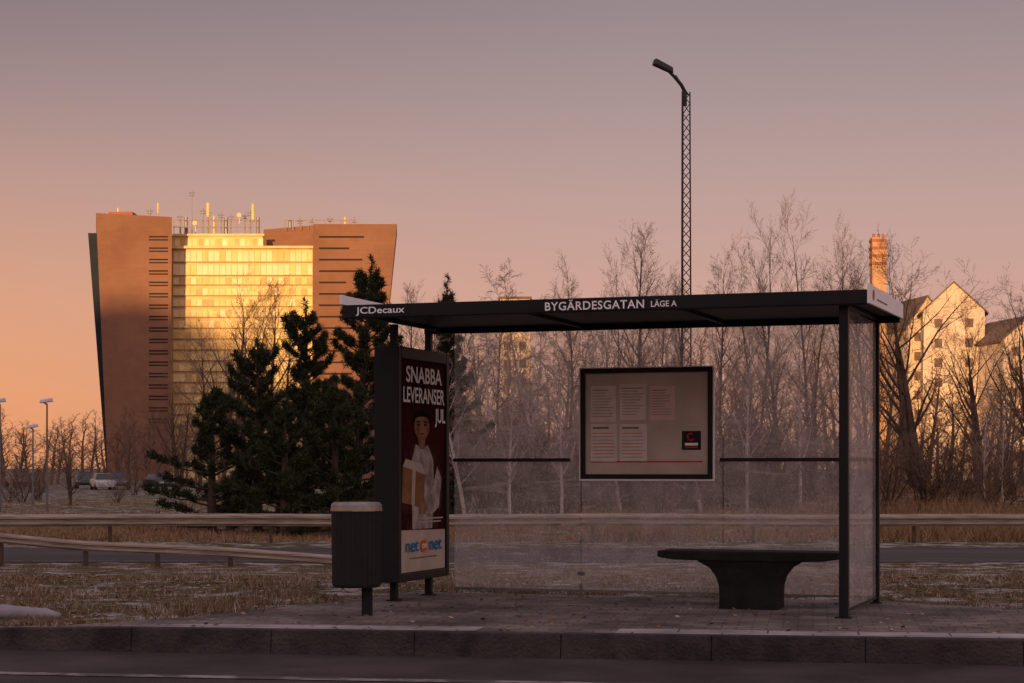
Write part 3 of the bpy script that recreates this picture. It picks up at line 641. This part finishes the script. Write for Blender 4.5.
TR=[('B',922,218,76,1.1),('B',985,280,92,.85),('B',1040,262,85,.9),('A',1008,300,80,.8),
('A',752,186,86,.9),('A',722,226,92,.8),('A',782,240,80,.8),('A',814,188,86,.9),('A',846,205,94,.8),('A',866,255,82,.8),
('A',690,272,84,.8),('A',641,220,86,.9),('A',610,230,92,.8),('A',664,258,95,.8),
('A',568,250,96,.9),('C',545,256,80,1),('C',527,296,68,1.1),('C',487,305,70,1.1),('C',466,325,64,1.2),('A',432,282,115,.9),('A',405,278,125,.9),('A',500,280,112,.9),
('C',592,300,72,1),('C',622,310,66,1),('C',703,300,70,1),('C',748,310,66,1),('C',800,312,70,1),('C',561,330,62,1.1),('C',511,335,60,1.1),('C',985,380,64,1),('C',1003,385,66,1),
('B',240,262,190,.8),('A',268,272,195,1.1),('A',200,315,180,1.2),('A',292,295,185,1.2),('A',222,300,170,1.2),('B',180,370,160,.9),('B',70,440,95,1.2),('A',130,425,170,1.3)]
for t in TR: put(*t)
for i in range(44):
    px=440+i*13.6+random.uniform(-6,6); 
    put('S',px,random.uniform(400,445) if px<880 else random.uniform(415,450),random.uniform(60,88),1.2)
for i in range(6): put('S',random.uniform(-5,200),random.uniform(455,470),random.uniform(100,135),1.2)
tr,cr=bare(seed=77,H=12,ang=(.4,.8),sp=.42,n=(18,6,4,0),trop=.07,t0=.12,maxl=3,thick=4.,r0=.2,wob=.15)
V=np.array(tr.v+cr.v); nt_=len(tr.v); Fq=np.array([f for f in tr.f]+[tuple(i+nt_ for i in f) for f in cr.f])
VV=[];FF=[];off=0
def far(px,yt,Y):
    global off
    x=PX(px,Y); s=(PZ(yt,Y)+.8)/12; a=random.uniform(0,6.28); c,s_=math.cos(a),math.sin(a)
    v=V.copy(); q=v.copy(); q[:,0]=v[:,0]*c-v[:,1]*s_; q[:,1]=v[:,0]*s_+v[:,1]*c
    w=1.15*max(s,1.0)
    VV.append(np.stack([q[:,0]*w+x,q[:,1]*w+Y,q[:,2]*s-.8],1)); FF.append(Fq+off); off+=len(V)
for i in range(60):
    px=380+i*11.2+random.uniform(-5,5); far(px,random.uniform(335,390) if px<890 else random.uniform(365,400),random.uniform(130,230))
for i in range(34): far(-40+i*8+random.uniform(-5,5),random.uniform(412,438),random.uniform(200,260))
me=fast_mesh('far_wood',np.concatenate(VV),4,'twigd',np.concatenate(FF)); o=bpy.data.objects.new('far_wood',me); COL.objects.link(o); o['kind']='stuff'; o['label']='far-off mass of bare brown woodland'; o['category']='woodland'

def pine(px,yt,Y,wr,label,seed,dens=1.0,lean=0,rnd=.45):
    R=np.random.RandomState(seed); x=PX(px,Y); zg=gz(x,Y)-.1; H=PZ(yt,Y)-zg
    e=thing('pine_tree',(x,Y,zg),0,label,'tree','pine trees behind the guard rail')
    b=MB(); b.tube([Vector((0,0,0)),Vector((lean*.4,0,H*.5)),Vector((lean,0,H*.98))],[.15,.1,.02],7)
    C=[]; nb_=int(H*9.5*dens)
    lob=R.uniform(.55,1.3,size=12)
    for i in range(nb_):
        t=.04+.92*(i/nb_)**.95; az=i*2.4+R.uniform(-.5,.5)
        L=wr*((1-t)**rnd*.95+.1)*R.uniform(.5,1.25)*lob[int((az%6.283)/6.284*3)+3*int(t*3.99)]; up=.1+.8*t+R.uniform(-.2,.25)
        base=np.array([lean*t,0,H*t*.94]); d=np.array([math.cos(az),math.sin(az),up]); d/=np.linalg.norm(d)
        tip=base+d*L; mid=base+d*L*.5-np.array([0,0,.06*L])
        b.tube([Vector(base),Vector(mid),Vector(tip)],[.035*(1-t)+.01,.02,.006],4)
        ns=int(3+L*3.2)
        for j in range(ns):
            f=.35+.65*(j+R.random())/ns; sgn=1 if j%2 else -1
            sdv=np.array([-d[1],d[0],R.uniform(.0,.6)])*sgn*R.uniform(.12,.36)*L*(1.2-f); sdv[2]=abs(sdv[2]); c0=base+d*L*f
            for m_ in range(5): C.append(c0+sdv*(m_/4)+d*(m_/4)*.12*L+R.normal(size=3)*.035)
        for m_ in range(4): C.append(tip+np.array([0,0,.05*m_]))
    for j in range(9): C.append(np.array([lean+R.uniform(-.05,.05),R.uniform(-.05,.05),H*(.92+.01*j)]))
    b.obj('trunk',['pinebark'],e,fix=False)
    C=np.array(C); K=20; Nn=len(C)*K
    ce=np.repeat(C,K,0); d=R.normal(size=(Nn,3)); d[:,2]+=.6; d/=np.linalg.norm(d,axis=1)[:,None]
    L=R.uniform(.08,.2,size=(Nn,1)); s=R.normal(size=(Nn,3)); s-=d*(s*d).sum(1)[:,None]; s/=np.linalg.norm(s,axis=1)[:,None]
    w=R.uniform(.01,.018,size=(Nn,1)); ce=ce+R.normal(size=(Nn,3))*.03
    T=np.stack([ce-s*w,ce+s*w,ce+d*L],1); me=fast_mesh('crown',T,3,'needle'); o=bpy.data.objects.new('crown',me); COL.objects.link(o); o.parent=e
lbp='dense dark green pine behind the guard rail'
pine(355,256,56,2.2,'tallest dark green pine behind the guard rail',1,1.2,lean=.5,rnd=.7)
pine(258,340,55,2.0,lbp,2,1.1,rnd=.55); pine(212,390,54,1.6,lbp,3); pine(306,300,58,2.0,lbp,4,1.1,rnd=.6); pine(447,276,66,1.5,lbp,5,1.2,rnd=.7); pine(400,345,60,1.3,lbp,6); pine(335,385,53,1.9,lbp,8); pine(285,405,52,1.7,lbp,9)

# ---------------- grass and leaves ----------------
def blades(n,sampler,hmin,hmax,wid,name,mt,label):
    P_=[]; 
    while len(P_)<n:
        q=sampler()
        if q is not None: P_.append(q)
    P_=np.array(P_); n=len(P_); d=np.random.normal(size=(n,2))*.45; h_=np.random.uniform(hmin,hmax,size=n)*P_[:,3]
    a=np.random.uniform(0,6.28,n); w=np.random.uniform(.5,1,n)*wid
    s=np.stack([np.cos(a)*w,np.sin(a)*w,np.zeros(n)],1); c=P_[:,:3]
    tip=c+np.stack([d[:,0]*h_,d[:,1]*h_,h_],1)
    me=fast_mesh(name,np.stack([c-s,c+s,tip],1),3,mt); o=bpy.data.objects.new(name,me); COL.objects.link(o); o['kind']='stuff'; o['label']=label; o['category']='grass'
def inpave(x,y):
    ins=False; j=len(pl)-1
    for i in range(len(pl)):
        xi,yi=pl[i]; xj,yj=pl[j]
        if (yi>y)!=(yj>y) and x<(xj-xi)*(y-yi)/(yj-yi)+xi: ins=not ins
        j=i
    return ins
def s1():
    y=13+23.2*random.random()**1.3; x=random.uniform(-.32,.32)*y
    n=kn(x,y)
    if n<.17: return None
    if inpave(x,y) and (random.random()>.06 or inpave(x,y+.35)): return None
    c=noise.noise(Vector((x*1.1,y*.9,2)))
    if c<-.1 and random.random()<.85: return None
    return (x,y,gz(x,y)-.005,.5+1.1*max(0,c+.2))
blades(80000,s1,.03,.1,.006,'grass','grass','short dry frosty grass on the verge')
def s2():
    y=random.uniform(47.8,110)if random.random()<.5 else random.uniform(47.8,62); x=random.uniform(-.32,.32)*y
    c=noise.noise(Vector((x*.25,y*.2,7)))
    k=1.0 if x>2 else .35
    if x<2 and random.random()<.4: return None
    if c<-.2 and random.random()<.6: return None
    return (x,y,gz(x,y)-.02,k*(.7+.8*max(0,c)))
blades(80000,s2,.2,.75,.022,'tall_grass','straw','tall straw-coloured dry grass beyond the road')
def leaves(n,samp,name):
    Q=[]
    while len(Q)<n:
        q=samp()
        if q: Q.append(q)
    Q=np.array(Q); n=len(Q); a=np.random.uniform(0,6.28,n); s=np.random.uniform(.012,.03,n)
    u=np.stack([np.cos(a)*s,np.sin(a)*s,np.random.uniform(-.3,.3,n)*s],1); v=np.stack([-np.sin(a)*s*.6,np.cos(a)*s*.6,np.random.uniform(-.3,.3,n)*s],1)
    me=fast_mesh(name,np.stack([Q-u,Q-v,Q+u,Q+v],1),4,'leaf'); o=bpy.data.objects.new(name,me); COL.objects.link(o); o['kind']='stuff'; o['label']='fallen brown leaves scattered on the verge'; o['category']='leaves'
def s3():
    y=random.uniform(12.6,24); x=random.uniform(-.3,.3)*y; n=kn(x,y)
    if n<.16: return None
    if inpave(x,y):
        if random.random()>.2: return None
        return (x,y,.012)
    return (x,y,gz(x,y)+random.uniform(.01,.04))
leaves(8000,s3,'fallen_leaves')

# ---------------- camera, light, world ----------------
cd=bpy.data.cameras.new('camera'); cd.sensor_width=36; cd.lens=F/1024*36; cd.shift_y=(HZ-341.5)/1024; cd.clip_end=8000; cd.clip_start=.1
cam=bpy.data.objects.new('camera',cd); cam.location=(0,0,EYE); cam.rotation_euler=(math.radians(90),0,0); COL.objects.link(cam); sc.camera=cam
EL=math.radians(3.0)
sdir=Vector((-.2,-1,0)).normalized()*math.cos(EL)+Vector((0,0,math.sin(EL)))
ld=bpy.data.lights.new('sun','SUN'); ld.energy=4.9; ld.angle=math.radians(.5); ld.color=(1,.56,.22)
lo=bpy.data.objects.new('sun',ld); lo.rotation_euler=sdir.to_track_quat('Z','Y').to_euler(); lo.location=(0,-20,40); COL.objects.link(lo)
w=bpy.data.worlds.new('World'); sc.world=w; w.use_nodes=True; nt=w.node_tree; nt.nodes.clear()
out=nd(nt,'ShaderNodeOutputWorld'); bg=nd(nt,'ShaderNodeBackground'); bg2=nd(nt,'ShaderNodeBackground'); add=nd(nt,'ShaderNodeAddShader')
sky=nd(nt,'ShaderNodeTexSky',sky_type='NISHITA'); sky.sun_disc=False; sky.sun_elevation=EL; sky.sun_rotation=math.atan2(sdir.x,sdir.y)
bg2.inputs[1].default_value=.02; nt.links.new(sky.outputs[0],bg2.inputs[0])
tc=nd(nt,'ShaderNodeTexCoord'); sx=nd(nt,'ShaderNodeSeparateXYZ'); nt.links.new(tc.outputs['Generated'],sx.inputs[0])
def ramp(stops):
    r=nd(nt,'ShaderNodeValToRGB'); r.color_ramp.elements.remove(r.color_ramp.elements[1])
    for i,(p,c) in enumerate(stops):
        e=r.color_ramp.elements[0] if i==0 else r.color_ramp.elements.new(p)
        e.position=p; e.color=srgb(*c)
    nt.links.new(sx.outputs['Z'],r.inputs[0]); return r
RL=ramp([(0,(230,152,104)),(.036,(228,154,112)),(.088,(214,151,124)),(.14,(188,143,132)),(.19,(157,128,128)),(.24,(129,109,116)),(.45,(144,128,132)),(1,(156,141,150))])
RR=ramp([(0,(208,152,132)),(.036,(206,152,136)),(.088,(200,153,144)),(.14,(185,149,145)),(.19,(164,138,139)),(.24,(145,124,129)),(.45,(146,130,134)),(1,(156,141,150))])
mr=nd(nt,'ShaderNodeMapRange'); mr.inputs[1].default_value=-.28; mr.inputs[2].default_value=.06; nt.links.new(sx.outputs['X'],mr.inputs[0])
mx=nd(nt,'ShaderNodeMixRGB'); nt.links.new(mr.outputs[0],mx.inputs[0]); nt.links.new(RL.outputs[0],mx.inputs[1]); nt.links.new(RR.outputs[0],mx.inputs[2])
nt.links.new(mx.outputs[0],bg.inputs[0])
mg=nd(nt,'ShaderNodeMapRange'); mg.inputs[1].default_value=.5; mg.inputs[2].default_value=-.7; mg.inputs[3].default_value=.98; mg.inputs[4].default_value=2.3
nt.links.new(sx.outputs['Y'],mg.inputs[0]); nt.links.new(mg.outputs[0],bg.inputs[1])
nt.links.new(bg.outputs[0],add.inputs[0]); nt.links.new(bg2.outputs[0],add.inputs[1]); nt.links.new(add.outputs[0],out.inputs[0])
sc.view_settings.view_transform='Standard'; sc.view_settings.look='None'; sc.view_settings.exposure=0
